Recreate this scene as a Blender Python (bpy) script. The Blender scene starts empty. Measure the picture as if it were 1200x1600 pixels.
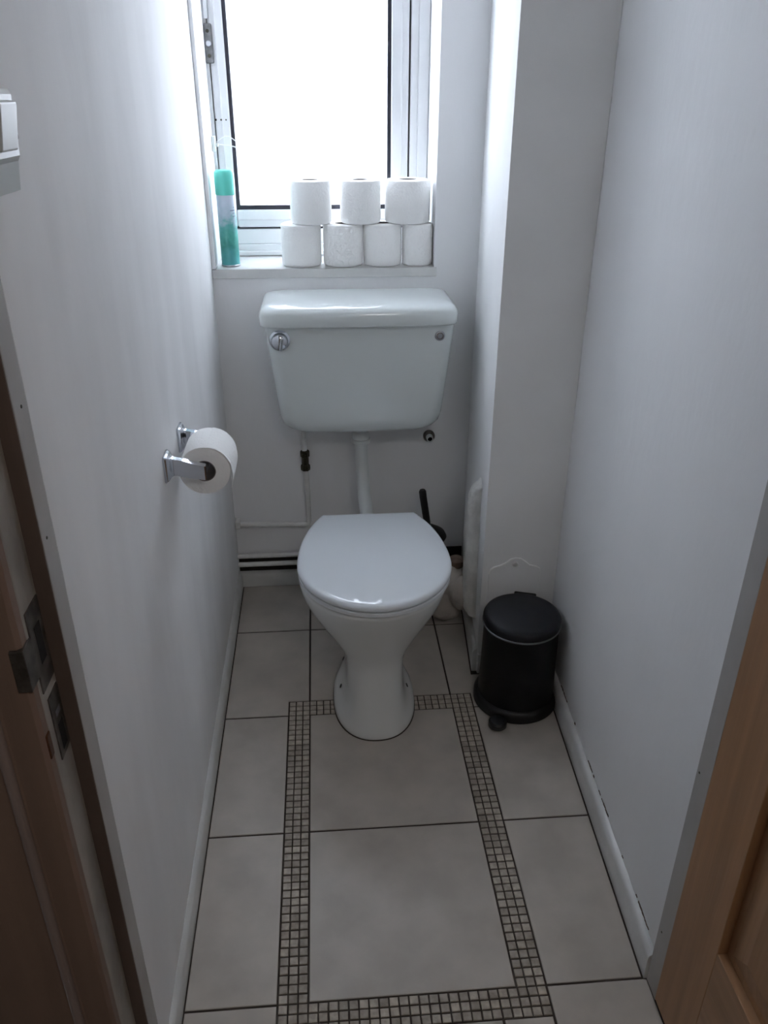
import bpy, bmesh, math, random
from mathutils import Vector, Matrix
random.seed(7)
S = bpy.context.scene
COL = S.collection

# ------------------------------------------------------------------ camera
CX, CY, CZ = 0.062, -1.597, 1.401
F_PX, PITCH, YAW, ROLL = 1263.5, 0.4773, 0.0785, 0.0026
cam_d = bpy.data.cameras.new('camera'); cam = bpy.data.objects.new('camera', cam_d); COL.objects.link(cam)
cam_d.sensor_fit = 'VERTICAL'; cam_d.sensor_height = 24.0; cam_d.lens = 24.0 * F_PX / 1600.0
cam_d.clip_start = 0.02
_f = Vector((math.sin(YAW) * math.cos(PITCH), math.cos(YAW) * math.cos(PITCH), -math.sin(PITCH)))
_r = Vector((math.cos(YAW), -math.sin(YAW), 0)); _u = _r.cross(_f)
_r2 = _r * math.cos(ROLL) + _u * math.sin(ROLL); _u2 = _r2.cross(_f)
m = Matrix.Identity(4)
for i in range(3):
    m[i][0] = _r2[i]; m[i][1] = _u2[i]; m[i][2] = -_f[i]; m[i][3] = (CX, CY, CZ)[i]
cam.matrix_world = m
S.camera = cam

# ------------------------------------------------------------------ world, light, exposure
S.view_settings.view_transform = 'Standard'; S.view_settings.look = 'None'
S.view_settings.gamma = 1.0; S.view_settings.use_curve_mapping = False
S.view_settings.exposure = 0.0
try:
    S.cycles.max_bounces = 12; S.cycles.diffuse_bounces = 8; S.cycles.transparent_max_bounces = 12
    S.cycles.use_adaptive_sampling = False
except Exception: pass
SKY = 20.5
W = bpy.data.worlds.new('overcast_sky'); S.world = W; W.use_nodes = True
nt = W.node_tree; nt.nodes.clear()
o_ = nt.nodes.new('ShaderNodeOutputWorld'); bg = nt.nodes.new('ShaderNodeBackground')
tc = nt.nodes.new('ShaderNodeTexCoord'); sx = nt.nodes.new('ShaderNodeSeparateXYZ'); cr = nt.nodes.new('ShaderNodeValToRGB')
mp = nt.nodes.new('ShaderNodeMapRange'); mp.inputs['From Min'].default_value = -1; mp.inputs['From Max'].default_value = 1
nt.links.new(tc.outputs['Generated'], sx.inputs[0]); nt.links.new(sx.outputs['Z'], mp.inputs['Value'])
nt.links.new(mp.outputs[0], cr.inputs[0]); nt.links.new(cr.outputs[0], bg.inputs[0]); nt.links.new(bg.outputs[0], o_.inputs[0])
e = cr.color_ramp.elements
e[0].position = 0.0; e[0].color = (0.16, 0.155, 0.15, 1)
e[1].position = 1.0; e[1].color = (0.87, 0.94, 1.03, 1)
for p_, c_ in ((0.44, (0.24, 0.23, 0.24, 1)), (0.49, (0.36, 0.36, 0.39, 1)), (0.53, (0.77, 0.82, 0.89, 1))):
    q = e.new(p_); q.color = c_
bg.inputs[1].default_value = SKY
pl = bpy.data.lights.new('window_daylight', 'AREA'); pl.shape = 'RECTANGLE'; pl.size = 0.62; pl.size_y = 1.12
pl.cycles.is_portal = True
po = bpy.data.objects.new('window_daylight', pl); COL.objects.link(po)
po.location = (0.075, 0.925, 1.55); po.rotation_euler = (math.radians(-90), 0, 0)
hl = bpy.data.lights.new('hall_fill_light', 'AREA'); hl.shape = 'DISK'; hl.size = 0.5; hl.energy = 9.5; hl.color = (1.0, 0.96, 0.92)  # added fill from the unseen hall, brightens surfaces facing the camera
ho = bpy.data.objects.new('hall_fill_light', hl); COL.objects.link(ho); ho.location = (0.5, -2.3, 2.33)

# ------------------------------------------------------------------ materials
def newmat(name):
    mt = bpy.data.materials.new(name); mt.use_nodes = True
    return mt, mt.node_tree, mt.node_tree.nodes['Principled BSDF']
def mat(name, col, rough=0.5, metal=0.0, var=0.0, vscale=8.0, stretch=(1, 1, 1), bump=0.0, bscale=60.0, bstretch=None,
        spec=0.5, coat=0.0, col2=None, rnd=0.0, sss=0.0, detail=4.0):
    mt, n, b = newmat(name)
    b.inputs['Roughness'].default_value = rough; b.inputs['Metallic'].default_value = metal
    b.inputs['Specular IOR Level'].default_value = spec
    b.inputs['Coat Weight'].default_value = coat
    b.inputs['Base Color'].default_value = (*col, 1)
    g = n.nodes.new('ShaderNodeNewGeometry')
    def noise(sc, st, det=detail):
        mpn = n.nodes.new('ShaderNodeMapping'); mpn.inputs['Scale'].default_value = st
        n.links.new(g.outputs['Position'], mpn.inputs['Vector'])
        nz = n.nodes.new('ShaderNodeTexNoise'); nz.inputs['Scale'].default_value = sc; nz.inputs['Detail'].default_value = det
        n.links.new(mpn.outputs[0], nz.inputs['Vector']); return nz
    last = None
    if var > 0:
        nz = noise(vscale, stretch); rp = n.nodes.new('ShaderNodeValToRGB')
        c2 = col2 or tuple(c * (1 - var) for c in col)
        rp.color_ramp.elements[0].position = 0.36; rp.color_ramp.elements[0].color = (*c2, 1)
        rp.color_ramp.elements[1].position = 0.64; rp.color_ramp.elements[1].color = (*col, 1)
        n.links.new(nz.outputs['Fac'], rp.inputs[0]); last = rp.outputs[0]
    if rnd > 0:
        oi = n.nodes.new('ShaderNodeObjectInfo'); hs = n.nodes.new('ShaderNodeHueSaturation')
        mr = n.nodes.new('ShaderNodeMapRange'); mr.inputs['To Min'].default_value = 1 - rnd; mr.inputs['To Max'].default_value = 1 + rnd
        n.links.new(oi.outputs['Random'], mr.inputs['Value']); n.links.new(mr.outputs[0], hs.inputs['Value'])
        if last: n.links.new(last, hs.inputs['Color'])
        else: hs.inputs['Color'].default_value = (*col, 1)
        last = hs.outputs[0]
    if last: n.links.new(last, b.inputs['Base Color'])
    if bump > 0:
        nz = noise(bscale, bstretch or (1, 1, 1)); bp = n.nodes.new('ShaderNodeBump')
        bp.inputs['Strength'].default_value = bump; bp.inputs['Distance'].default_value = 0.004
        n.links.new(nz.outputs['Fac'], bp.inputs['Height']); n.links.new(bp.outputs[0], b.inputs['Normal'])
    if sss > 0:
        b.inputs['Subsurface Weight'].default_value = sss; b.inputs['Subsurface Radius'].default_value = (0.01, 0.01, 0.01)
    return mt

M = {}
M['wall'] = mat('white_wall_paint', (0.87, 0.875, 0.885), 0.7, var=0.05, vscale=3.0, stretch=(1, 1, 0.5), bump=0.2, bscale=45, bstretch=(1, 1, 0.5), spec=0.2)
M['wall_grubby'] = mat('scuffed_white_wall_paint', (0.87, 0.87, 0.875), 0.7, var=0.09, vscale=6.5, stretch=(1, 1, 0.35), bump=0.2, bscale=30, bstretch=(1, 1, 0.45), spec=0.2, detail=6)
M['wall_chimney'] = mat('boxing_paint', (0.86, 0.865, 0.865), 0.7, var=0.06, vscale=4.0, bump=0.2, bscale=50, spec=0.3)
M['ceiling'] = mat('ceiling_paint', (0.8, 0.8, 0.79), 0.8)
M['gloss'] = mat('white_gloss_paint', (0.68, 0.68, 0.67), 0.3, var=0.12, vscale=14, bump=0.25, bscale=40, spec=0.5)
M['gloss_dirty'] = mat('old_white_gloss_paint', (0.52, 0.51, 0.49), 0.4, var=0.25, vscale=18, bump=0.3, bscale=50)
M['lining'] = mat('grey_white_lining_paint', (0.45, 0.435, 0.42), 0.5, var=0.10, vscale=9, bump=0.2, bscale=40)
M['rebate'] = mat('scuffed_rebate_paint', (0.40, 0.37, 0.33), 0.5, var=0.35, vscale=16, stretch=(1, 1, .4), bump=0.3, bscale=40)
M['jamb'] = mat('dark_stained_jamb', (0.15, 0.105, 0.085), 0.55, var=0.3, vscale=9, stretch=(1, 1, .15), bump=0.2, bscale=60, bstretch=(1, 1, .1))
M['architrave'] = mat('brown_architrave_wood', (0.26, 0.175, 0.135), 0.55, var=0.25, vscale=7, stretch=(2, 2, .15), bump=0.2, bscale=70, bstretch=(1, 1, .08))
M['gap_shade'] = mat('painted_gap_shade', (0.03, 0.027, 0.025), 0.9, var=0.3, vscale=30)  # near-black colour for the painted shade behind the back pipes
M['moulding'] = mat('painted_sheen_moulding', (0.30, 0.235, 0.215), 0.45, var=0.2, vscale=9, stretch=(1, 1, .2))  # lighter brown paints in the soft sheen on the rounded bead
M['door'] = mat('door_veneer', (0.42, 0.225, 0.11), 0.45, var=0.22, vscale=14, stretch=(3, 3, .12), bump=0.15, bscale=90, bstretch=(1, 1, .06))
M['door_rail'] = mat('door_veneer_cross_grain', (0.40, 0.22, 0.11), 0.45, var=0.2, vscale=14, stretch=(.3, .3, 4), bump=0.15, bscale=90, bstretch=(.1, .1, 1))
M['upvc'] = mat('white_window_plastic', (0.74, 0.75, 0.76), 0.25, var=0.06, vscale=10, spec=0.5)
M['gasket'] = mat('black_rubber_gasket', (0.012, 0.012, 0.022), 0.6)
M['hinge'] = mat('dull_zinc_plate', (0.25, 0.25, 0.25), 0.5, metal=0.6, var=0.4, vscale=60)
M['strike'] = mat('tarnished_strike_metal', (0.16, 0.145, 0.13), 0.45, metal=0.7, var=0.5, vscale=60)
M['hole'] = mat('dark_recess', (0.004, 0.004, 0.004), 0.9)
M['brasskeep'] = mat('brown_brass', (0.12, 0.05, 0.02), 0.4, metal=0.5, var=0.3, vscale=60)
M['grout'] = mat('dark_grout', (0.05, 0.039, 0.031), 0.9, var=0.4, vscale=20)
M['tile'] = mat('beige_floor_tile', (0.46, 0.42, 0.375), 0.42, var=0.17, vscale=9, bump=0.12, bscale=30, rnd=0.035, spec=0.35, detail=8)
M['mosaic'] = mat('beige_mosaic', (0.40, 0.355, 0.30), 0.5, var=0.30, vscale=70, rnd=0.22, bump=0.2, bscale=200, spec=0.3)
M['ceramic'] = mat('white_ceramic', (0.72, 0.765, 0.76), 0.08, spec=0.5, coat=0.3)
M['pan'] = mat('white_pan_ceramic', (0.70, 0.72, 0.715), 0.13, spec=0.5, coat=0.2)
M['seat'] = mat('white_seat_plastic', (0.70, 0.735, 0.77), 0.06, spec=0.5)
M['chrome'] = mat('chrome', (0.62, 0.64, 0.68), 0.12, metal=1.0)
M['chrome_satin'] = mat('satin_chrome', (0.50, 0.52, 0.55), 0.28, metal=1.0)
M['pvc'] = mat('white_pipe_plastic', (0.62, 0.645, 0.64), 0.3)
M['pipe'] = mat('painted_copper_pipe', (0.80, 0.80, 0.79), 0.5, var=0.10, vscale=30, bump=0.3, bscale=80)
M['valve'] = mat('green_brown_brass_valve', (0.075, 0.07, 0.045), 0.45, metal=0.5, var=0.5, vscale=90)
M['black'] = mat('black_plastic', (0.005, 0.005, 0.006), 0.5)
M['bin'] = mat('black_enamel', (0.006, 0.0065, 0.008), 0.42, spec=0.25)
M['binlid'] = mat('charcoal_satin_lid', (0.013, 0.014, 0.018), 0.48, spec=0.3)
M['binrim'] = mat('grey_lid_rim', (0.16, 0.17, 0.18), 0.3, metal=0.3)
M['lag'] = mat('textured_pipe_lagging', (0.80, 0.79, 0.76), 0.85, var=0.15, vscale=25, bump=1.0, bscale=70)
M['lag2'] = mat('lumpy_filler', (0.50, 0.46, 0.42), 0.85, var=0.25, vscale=14, bump=0.9, bscale=55)
M['collar'] = mat('brown_stained_collar', (0.16, 0.11, 0.085), 0.8, var=0.4, vscale=50)
M['paper'] = mat('toilet_paper', (0.93, 0.93, 0.92), 0.95, bump=0.5, bscale=160, spec=0.1, sss=0.0)
M['tube'] = mat('cardboard_core', (0.23, 0.20, 0.19), 0.9, var=0.15, vscale=40)
M['cap'] = mat('aqua_cap', (0.13, 0.62, 0.52), 0.4, spec=0.4)
M['print'] = mat('grey_blue_ink', (0.10, 0.12, 0.20), 0.5)
M['cord'] = mat('white_cord', (0.78, 0.79, 0.80), 0.6)
M['switch'] = mat('white_switch_plastic', (0.62, 0.64, 0.62), 0.3)
M['carpet'] = mat('hall_carpet', (0.14, 0.11, 0.09), 0.95, var=0.3, vscale=40)
M['hall'] = mat('hall_wall_paint', (0.42, 0.38, 0.34), 0.8)

# frosted glass: partly see-through, partly diffusing, with a faint mottled relief
mt = bpy.data.materials.new('frosted_glass'); mt.use_nodes = True; n = mt.node_tree; n.nodes.clear()
ou = n.nodes.new('ShaderNodeOutputMaterial'); tr = n.nodes.new('ShaderNodeBsdfTransparent'); tl = n.nodes.new('ShaderNodeBsdfTranslucent')
gl = n.nodes.new('ShaderNodeBsdfGlossy'); gl.inputs['Roughness'].default_value = 0.25
mx = n.nodes.new('ShaderNodeMixShader'); mx2 = n.nodes.new('ShaderNodeMixShader')
tr.inputs[0].default_value = (0.93, 0.95, 0.97, 1); tl.inputs[0].default_value = (0.9, 0.92, 0.95, 1)
g = n.nodes.new('ShaderNodeNewGeometry'); mpn = n.nodes.new('ShaderNodeMapping'); mpn.inputs['Scale'].default_value = (1, 1, 0.6)
nz = n.nodes.new('ShaderNodeTexNoise'); nz.inputs['Scale'].default_value = 70; nz.inputs['Detail'].default_value = 5
rp = n.nodes.new('ShaderNodeMapRange'); rp.inputs['From Min'].default_value = .3; rp.inputs['From Max'].default_value = .7
rp.inputs['To Min'].default_value = .72; rp.inputs['To Max'].default_value = .92
n.links.new(g.outputs['Position'], mpn.inputs[0]); n.links.new(mpn.outputs[0], nz.inputs['Vector']); n.links.new(nz.outputs['Fac'], rp.inputs['Value'])
n.links.new(rp.outputs[0], mx.inputs[0]); n.links.new(tr.outputs[0], mx.inputs[1]); n.links.new(tl.outputs[0], mx.inputs[2])
mx2.inputs[0].default_value = 0.03; n.links.new(mx.outputs[0], mx2.inputs[1]); n.links.new(gl.outputs[0], mx2.inputs[2])
n.links.new(mx2.outputs[0], ou.inputs[0]); M['glass'] = mt

# aerosol print: pale upper part running into mottled green leaves lower down
mt, n, b = newmat('aerosol_print'); b.inputs['Roughness'].default_value = 0.3
g = n.nodes.new('ShaderNodeNewGeometry'); s3 = n.nodes.new('ShaderNodeSeparateXYZ'); n.links.new(g.outputs['Position'], s3.inputs[0])
nz = n.nodes.new('ShaderNodeTexNoise'); nz.inputs['Scale'].default_value = 55; nz.inputs['Detail'].default_value = 6; n.links.new(g.outputs['Position'], nz.inputs['Vector'])
ad = n.nodes.new('ShaderNodeMath'); ad.operation = 'MULTIPLY_ADD'; ad.inputs[1].default_value = 0.09
n.links.new(nz.outputs['Fac'], ad.inputs[0]); n.links.new(s3.outputs['Z'], ad.inputs[2])
mr = n.nodes.new('ShaderNodeMapRange'); mr.inputs['From Min'].default_value = 1.01; mr.inputs['From Max'].default_value = 1.19; n.links.new(ad.outputs[0], mr.inputs['Value'])
rp = n.nodes.new('ShaderNodeValToRGB'); n.links.new(mr.outputs[0], rp.inputs[0])
e = rp.color_ramp.elements; e[0].position = 0.0; e[0].color = (0.10, 0.40, 0.42, 1); e[1].position = 1.0; e[1].color = (0.55, 0.62, 0.72, 1)
for p_, c_ in ((.25, (0.08, 0.36, 0.36, 1)), (.42, (0.05, 0.30, 0.25, 1)), (.55, (0.08, 0.38, 0.32, 1)), (.68, (0.12, 0.42, 0.40, 1)), (.80, (0.42, 0.55, 0.62, 1))):
    q = e.new(p_); q.color = c_
n.links.new(rp.outputs[0], b.inputs['Base Color']); M['aerosol'] = mt

# ------------------------------------------------------------------ mesh helpers
ORG = {}
def link(name, bm, mt, parent=None, smooth=False, org=None, angle=40):
    """world-space bmesh -> one object; origin at org or the parent's origin"""
    base = ORG.get(parent.name) if parent else (org or Vector((0, 0, 0)))
    base = Vector(base)
    bmesh.ops.recalc_face_normals(bm, faces=bm.faces)
    me = bpy.data.meshes.new(name)
    for v in bm.verts: v.co = v.co - base
    bm.to_mesh(me); bm.free()
    o = bpy.data.objects.new(name, me); COL.objects.link(o)
    me.materials.append(M[mt] if isinstance(mt, str) else mt)
    if smooth:
        for p in me.polygons: p.use_smooth = True
        if angle: me.set_sharp_from_angle(angle=math.radians(angle))
    if parent:
        o.parent = parent
    else: o.location = base
    ORG[o.name] = base
    return o
def thing(name, label, cat, loc, group=None):
    o = bpy.data.objects.new(name, None); COL.objects.link(o); o.empty_display_size = 0.05
    o.location = loc; o['label'] = label; o['category'] = cat
    if group: o['group'] = group
    ORG[o.name] = Vector(loc); return o
def tag(o, label, cat, group=None):
    o['label'] = label; o['category'] = cat
    if group: o['group'] = group
    return o
def struct(o, label=None, cat=None):
    o['kind'] = 'structure'
    if label: o['label'] = label
    if cat: o['category'] = cat
    return o
def bx(bm, x0, x1, y0, y1, z0, z1, bev=0.0, seg=2):
    t = bmesh.new()
    vs = [t.verts.new((x, y, z)) for x in (x0, x1) for y in (y0, y1) for z in (z0, z1)]
    for f in ((0, 1, 3, 2), (4, 6, 7, 5), (0, 4, 5, 1), (2, 3, 7, 6), (0, 2, 6, 4), (1, 5, 7, 3)): t.faces.new([vs[i] for i in f])
    bmesh.ops.recalc_face_normals(t, faces=t.faces)
    if bev: bmesh.ops.bevel(t, geom=t.edges[:], offset=bev, segments=seg, profile=0.5, affect='EDGES')
    join(bm, t); return bm
def join(bm, t, mtx=None):
    mp = {}
    for v in t.verts: mp[v] = bm.verts.new(mtx @ v.co if mtx else v.co)
    for f in t.faces:
        try: bm.faces.new([mp[v] for v in f.verts])
        except ValueError: pass
    t.free()
def loft(bm, rings, cap0=True, cap1=True, closed=True):
    R = [[bm.verts.new(p) for p in r] for r in rings]; n = len(R[0])
    for a, b in zip(R, R[1:]):
        for i in range(n if closed else n - 1):
            j = (i + 1) % n
            bm.faces.new((a[i], a[j], b[j], b[i]))
    if cap0: bm.faces.new(R[0][::-1])
    if cap1: bm.faces.new(R[-1])
    return bm
def lathe(bm, prof, c, seg=48, axis='Z', closed_prof=False):
    """prof: (r, h). axis through c"""
    rings = []
    for r, h in prof:
        ring = []
        for i in range(seg):
            a = 2 * math.pi * i / seg; p, q = r * math.cos(a), r * math.sin(a)
            ring.append(Vector(c) + (Vector((p, q, h)) if axis == 'Z' else Vector((p, h, q)) if axis == 'Y' else Vector((h, p, q))))
        rings.append(ring)
    if closed_prof: rings.append(rings[0])
    if closed_prof:
        R = [[bm.verts.new(p) for p in r] for r in rings[:-1]]; R.append(R[0])
        for a, b in zip(R, R[1:]):
            for i in range(seg):
                j = (i + 1) % seg; bm.faces.new((a[i], a[j], b[j], b[i]))
    else: loft(bm, rings, prof[0][0] > 1e-5, prof[-1][0] > 1e-5)
    return bm
def tube(bm, pts, r, seg=14, caps=True):
    pts = [Vector(p) for p in pts]; rad = r if isinstance(r, (list, tuple)) else [r] * len(pts)
    rings = []; up = None
    for i, p in enumerate(pts):
        d = (pts[min(i + 1, len(pts) - 1)] - pts[max(i - 1, 0)]).normalized()
        if up is None: up = d.orthogonal().normalized()
        up = (up - d * up.dot(d)).normalized(); s = d.cross(up)
        rings.append([p + (up * math.cos(a) + s * math.sin(a)) * rad[i] for a in [2 * math.pi * k / seg for k in range(seg)]])
    return loft(bm, rings, caps, caps)
def arc_pts(p0, p1, p2, n=8):
    p0, p1, p2 = map(Vector, (p0, p1, p2))
    return [(1 - t) ** 2 * p0 + 2 * t * (1 - t) * p1 + t * t * p2 for t in [i / n for i in range(n + 1)]]
def prism(bm, poly, z0, z1):
    a = [bm.verts.new((x, y, z0)) for x, y in poly]; b = [bm.verts.new((x, y, z1)) for x, y in poly]
    bm.faces.new(a[::-1]); bm.faces.new(b); n = len(poly)
    for i in range(n): bm.faces.new((a[i], a[(i + 1) % n], b[(i + 1) % n], b[i]))
    return bm
B = bmesh.new

# ------------------------------------------------------------------ room constants
T = 0.3674; s = T / 21
XL = -0.223; YB = 0.637; ZC = 2.35
SILL = 0.985
RW = lambda y: 0.645 + (y - 0.145) * (0.645 - 0.610) / (0.145 + 0.735)     # right wall line
WX1 = 0.372; WY = 0.84; WZ1 = 2.02

# ------------------------------------------------------------------ room shell
floor = struct(link('floor', bx(B(), XL - .12, 0.80, -0.93, YB + .02, -0.06, -0.0022), 'grout'))
struct(link('floor_hall', bx(B(), -1.6, 2.0, -3.4, -0.9302, -0.06, -0.006), 'carpet'))
struct(link('wall_left', bx(B(), XL - .12, XL, -0.832, WY + .10, -.06, ZC), 'wall_grubby'))
bm = B(); bx(bm, XL - .12, 0.80, YB + .001, YB + .30, -.06, SILL - .022); bx(bm, WX1, 0.80, YB + .001, YB + .30, SILL - .022, WZ1)
bx(bm, XL - .12, 0.80, YB + .001, YB + .30, WZ1, ZC)
struct(link('wall_back', bm, 'wall'))
bm = prism(B(), [(RW(-0.735), -0.735), (RW(YB), YB), (RW(YB) + .12, YB), (RW(YB) + .12, -0.735)], -.06, ZC)
struct(link('wall_right', bm, 'wall'))
# boxing (soil stack enclosure) in the far corner
BXF, BXB, BY = 0.452, 0.492, 0.145
bm = prism(B(), [(BXF, BY), (BXB, YB + .0005), (RW(YB) - .0005, YB + .0005), (RW(BY) - .0005, BY)], -.002, ZC)
struct(link('wall_boxing', bm, 'wall_chimney'))
struct(link('ceiling', bx(B(), XL - .12, 0.80, -0.93, YB + .30, ZC, ZC + .08), 'ceiling'))
# hall behind the photographer
struct(link('wall_hall_back', bx(B(), -1.6, 2.0, -3.5, -3.4, -.06, ZC + .04), 'hall'))
struct(link('wall_hall_left', bx(B(), -1.7, -1.6, -3.5, -0.9, -.06, ZC + .04), 'hall'))
struct(link('wall_hall_right', bx(B(), 2.0, 2.1, -3.5, -0.9, -.06, ZC + .04), 'hall'))
bm = B(); bx(bm, -1.6, XL - .055, -0.918, -0.833, -.06, ZC + .04); bx(bm, 0.690, 2.0, -0.918, -0.736, -.06, ZC + .04)
bx(bm, XL - .055, 0.690, -0.918, -0.833, 2.06, ZC + .04)
struct(link('wall_doorway', bm, 'hall'))
struct(link('ceiling_hall', bx(B(), -1.6, 2.0, -3.4, -0.93, ZC + .04, ZC + .1), 'ceiling'))

# baseboards
def board(name, p0, p1, h, th, mt='gloss', side=1, lip=True):
    """skirting along p0->p1 with its back on the line, body towards 'side' normal; wavy paint bead on top"""
    p0, p1 = Vector((*p0, 0)), Vector((*p1, 0)); d = (p1 - p0); L = d.length; d.normalize(); nrm = Vector((-d.y, d.x, 0)) * side
    N = max(2, int(L / 0.02)); rings = []
    rr = random.Random(hash(name) % 1000 if False else len(name))
    for i in range(N + 1):
        p = p0 + d * (L * i / N); j = rr.uniform(-.0012, .0012); k = rr.uniform(-.0015, .002)
        prof = [(0.0, -.002), (th, -.002), (th, h - .012), (th - .002 + j * .4, h - .004), (th - .006, h + j), (.001, h + .003 + k), (0.0, h + .003 + k)]
        rings.append([p + nrm * a + Vector((0, 0, b)) for a, b in prof])
    return struct(link(name, loft(B(), rings), mt, smooth=True, angle=35))
board('baseboard_left', (XL, YB - .02), (XL, -.832), 0.058, 0.009, side=1)
board('baseboard_right', (RW(-.735), -.735), (RW(BY - .002), BY - .002), 0.062, 0.013, side=1)
board('baseboard_back', (BXB - .002, YB), (XL, YB), 0.046, 0.018, side=1)
board('baseboard_boxing', (BXF, BY + .0), (BXF + .026, BY + .33), 0.070, 0.012, side=1)
struct(link('trim_4', bx(B(), BXF + .001, RW(BY) - .002, BY - .012, BY, -.002, .060, .002), 'gloss'))

struct(link('trim_7', bx(B(), XL + .001, BXB - .004, YB - .004, YB + .0005, .0495, .110), 'gap_shade'))  # dark strip standing in for the shadow gap behind the pipes
# mouldy sealant lines along the skirting tops (thin dark gap filler, real relief)
def crack(name, p0, p1, z, nrm, mt='collar'):
    rr = random.Random(3); bm = B(); p0, p1 = Vector(p0), Vector(p1)
    N = 110
    for i in range(N):
        if math.sin(i * .37) + math.sin(i * .149 + 1) + rr.uniform(-.8, .8) < .55: continue
        a = p0.lerp(p1, i / N); b = p0.lerp(p1, (i + .9) / N); h = rr.uniform(.0004, .0035)
        bx(bm, min(a.x, b.x) + min(0, nrm * .0012), max(a.x, b.x) + max(0, nrm * .0012), min(a.y, b.y), max(a.y, b.y), z + rr.uniform(0, .002), z + .002 + h)
    o = link(name, bm, mt); struct(o); return o
crack('trim_5', (RW(-.7), -.70, 0), (RW(.1), .10, 0), .068, -1)

# ------------------------------------------------------------------ floor tiles
gap = 0.0023; XRJ = .6035
def inset_poly(poly, g):
    n = len(poly); out = []
    area = sum(poly[i][0] * poly[(i + 1) % n][1] - poly[(i + 1) % n][0] * poly[i][1] for i in range(n))
    if area < 0: poly = poly[::-1]
    for i in range(n):
        p0, p1, p2 = Vector(poly[i - 1]), Vector(poly[i]), Vector(poly[(i + 1) % n])
        d1 = (p1 - p0).normalized(); d2 = (p2 - p1).normalized()
        n1 = Vector((-d1.y, d1.x)); n2 = Vector((-d2.y, d2.x)); k = 1 + n1.dot(n2)
        out.append(tuple(p1 + (n1 + n2) * (g / k)))
    return out
def floor_tile(poly, z=0.0):
    a = inset_poly(poly, gap); b = inset_poly(a, 0.0012); bm = B()
    A = [bm.verts.new((x, y, -.006)) for x, y in a]; C_ = [bm.verts.new((x, y, z - .0008)) for x, y in a]; D = [bm.verts.new((x, y, z)) for x, y in b]
    n = len(a)
    for P, Q in ((A, C_), (C_, D)):
        for i in range(n): bm.faces.new((P[i], P[(i + 1) % n], Q[(i + 1) % n], Q[i]))
    bm.faces.new(D); bm.faces.new(A[::-1])
    cx = sum(p[0] for p in a) / n; cy = sum(p[1] for p in a) / n
    o = link('floor_tile', bm, 'tile', parent=floor); return o
xl = XL + .0095; xr = lambda y: RW(y) - .0145
m3 = 3 * s; Yb = YB - .0185
def R4(x0, x1, y0, y1): return [(x0, y0), (x1, y0), (x1, y1), (x0, y1)]
floor_tile(R4(0, T, -T, 0)); floor_tile(R4(0, T, -2 * T, -T))
for k in (0, 1): floor_tile(R4(xl, -m3, -(k + 1) * T, -k * T))
floor_tile(R4(xl, -m3, -2.5 * T, -2 * T))
for k in (0, 1):
    y0, y1 = -(k + 1) * T, -k * T
    floor_tile([(T + m3, y0), (xr(y0), y0), (xr(y1), y1), (T + m3, y1)])
floor_tile([(T + m3, -2.5 * T), (XRJ, -2.5 * T), (XRJ, -2 * T - .002), (xr(-2 * T), -2 * T), (T + m3, -2 * T)])
floor_tile(R4(-m3, T - .035, -2.5 * T, -2 * T - m3)); floor_tile(R4(T - .035, T + m3, -2.5 * T, -2 * T - m3))
floor_tile([(xl, 0), (-m3, 0), (-m3, m3), (0, m3), (0, T), (xl, T)])
floor_tile(R4(0, T, m3, T))
floor_tile([(T, m3), (T + m3, m3), (T + m3, 0), (xr(0), 0), (xr(BY), BY - .014), (BXF - .014, BY - .014), (BXF + .004, T), (T, T)])
floor_tile(R4(xl, 0, T, Yb)); floor_tile(R4(0, T, T, Yb)); floor_tile([(T, T), (BXF + .004, T), (BXB - .016, Yb), (T, Yb)])
# mosaic border cells
cells = []
for r in range(48):
    for c in range(3):
        cells.append((-m3 + (c + .5) * s, m3 - (r + .5) * s)); cells.append((T + (c + .5) * s, m3 - (r + .5) * s))
for c in range(21):
    for r in range(3):
        cells.append(((c + .5) * s, (r + .5) * s)); cells.append(((c + .5) * s, -2 * T - (r + .5) * s))
def hidden(x, y): return (0.075 < x < 0.262 and y > -.01) or ((x - .531) ** 2 + (y - .035) ** 2 < .085 ** 2)
vis = [c for c in cells if not hidden(*c)]
vis.sort(key=lambda c: (Vector((c[0], c[1], 0)) - Vector((CX, CY, CZ))).length)
near, rest = vis[:298], vis[298:] + [c for c in cells if hidden(*c)]
def cell_mesh(bm, x, y, dz=0.0, a=0.0, h=s * .5 - .0014):
    ca, sa = math.cos(a), math.sin(a)
    def P(u, v, z): return bm.verts.new((x + u * ca - v * sa, y + u * sa + v * ca, z))
    q = h - .0007
    A = [P(u * h, v * h, -.005) for u, v in ((-1, -1), (1, -1), (1, 1), (-1, 1))]
    C_ = [P(u * h, v * h, -.0008 + dz) for u, v in ((-1, -1), (1, -1), (1, 1), (-1, 1))]
    D = [P(u * q, v * q, dz) for u, v in ((-1, -1), (1, -1), (1, 1), (-1, 1))]
    for X, Y in ((A, C_), (C_, D)):
        for i in range(4): bm.faces.new((X[i], X[(i + 1) % 4], Y[(i + 1) % 4], Y[i]))
    bm.faces.new(D)
bm = B(); cell_mesh(bm, 0, 0); mos = None
rr = random.Random(11)
for x, y in near:
    if mos is None:
        mos = link('mosaic_tile', bm, 'mosaic', parent=floor); o = mos
    else:
        o = mos.copy(); COL.objects.link(o); o.parent = floor
    o.location = (x + rr.uniform(-.0003, .0003), y + rr.uniform(-.0003, .0003), rr.uniform(-.0005, .0002)); o.rotation_euler = (rr.uniform(-.012, .012), rr.uniform(-.012, .012), rr.uniform(-.03, .03))
bm = B()
for x, y in rest: cell_mesh(bm, x, y, rr.uniform(-.0004, .0001), rr.uniform(-.03, .03))
o = link('mosaic_tiles_behind_pan', bm, 'mosaic', parent=floor); o['kind'] = 'stuff'; o.name = 'mosaic_border_remainder'

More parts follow.
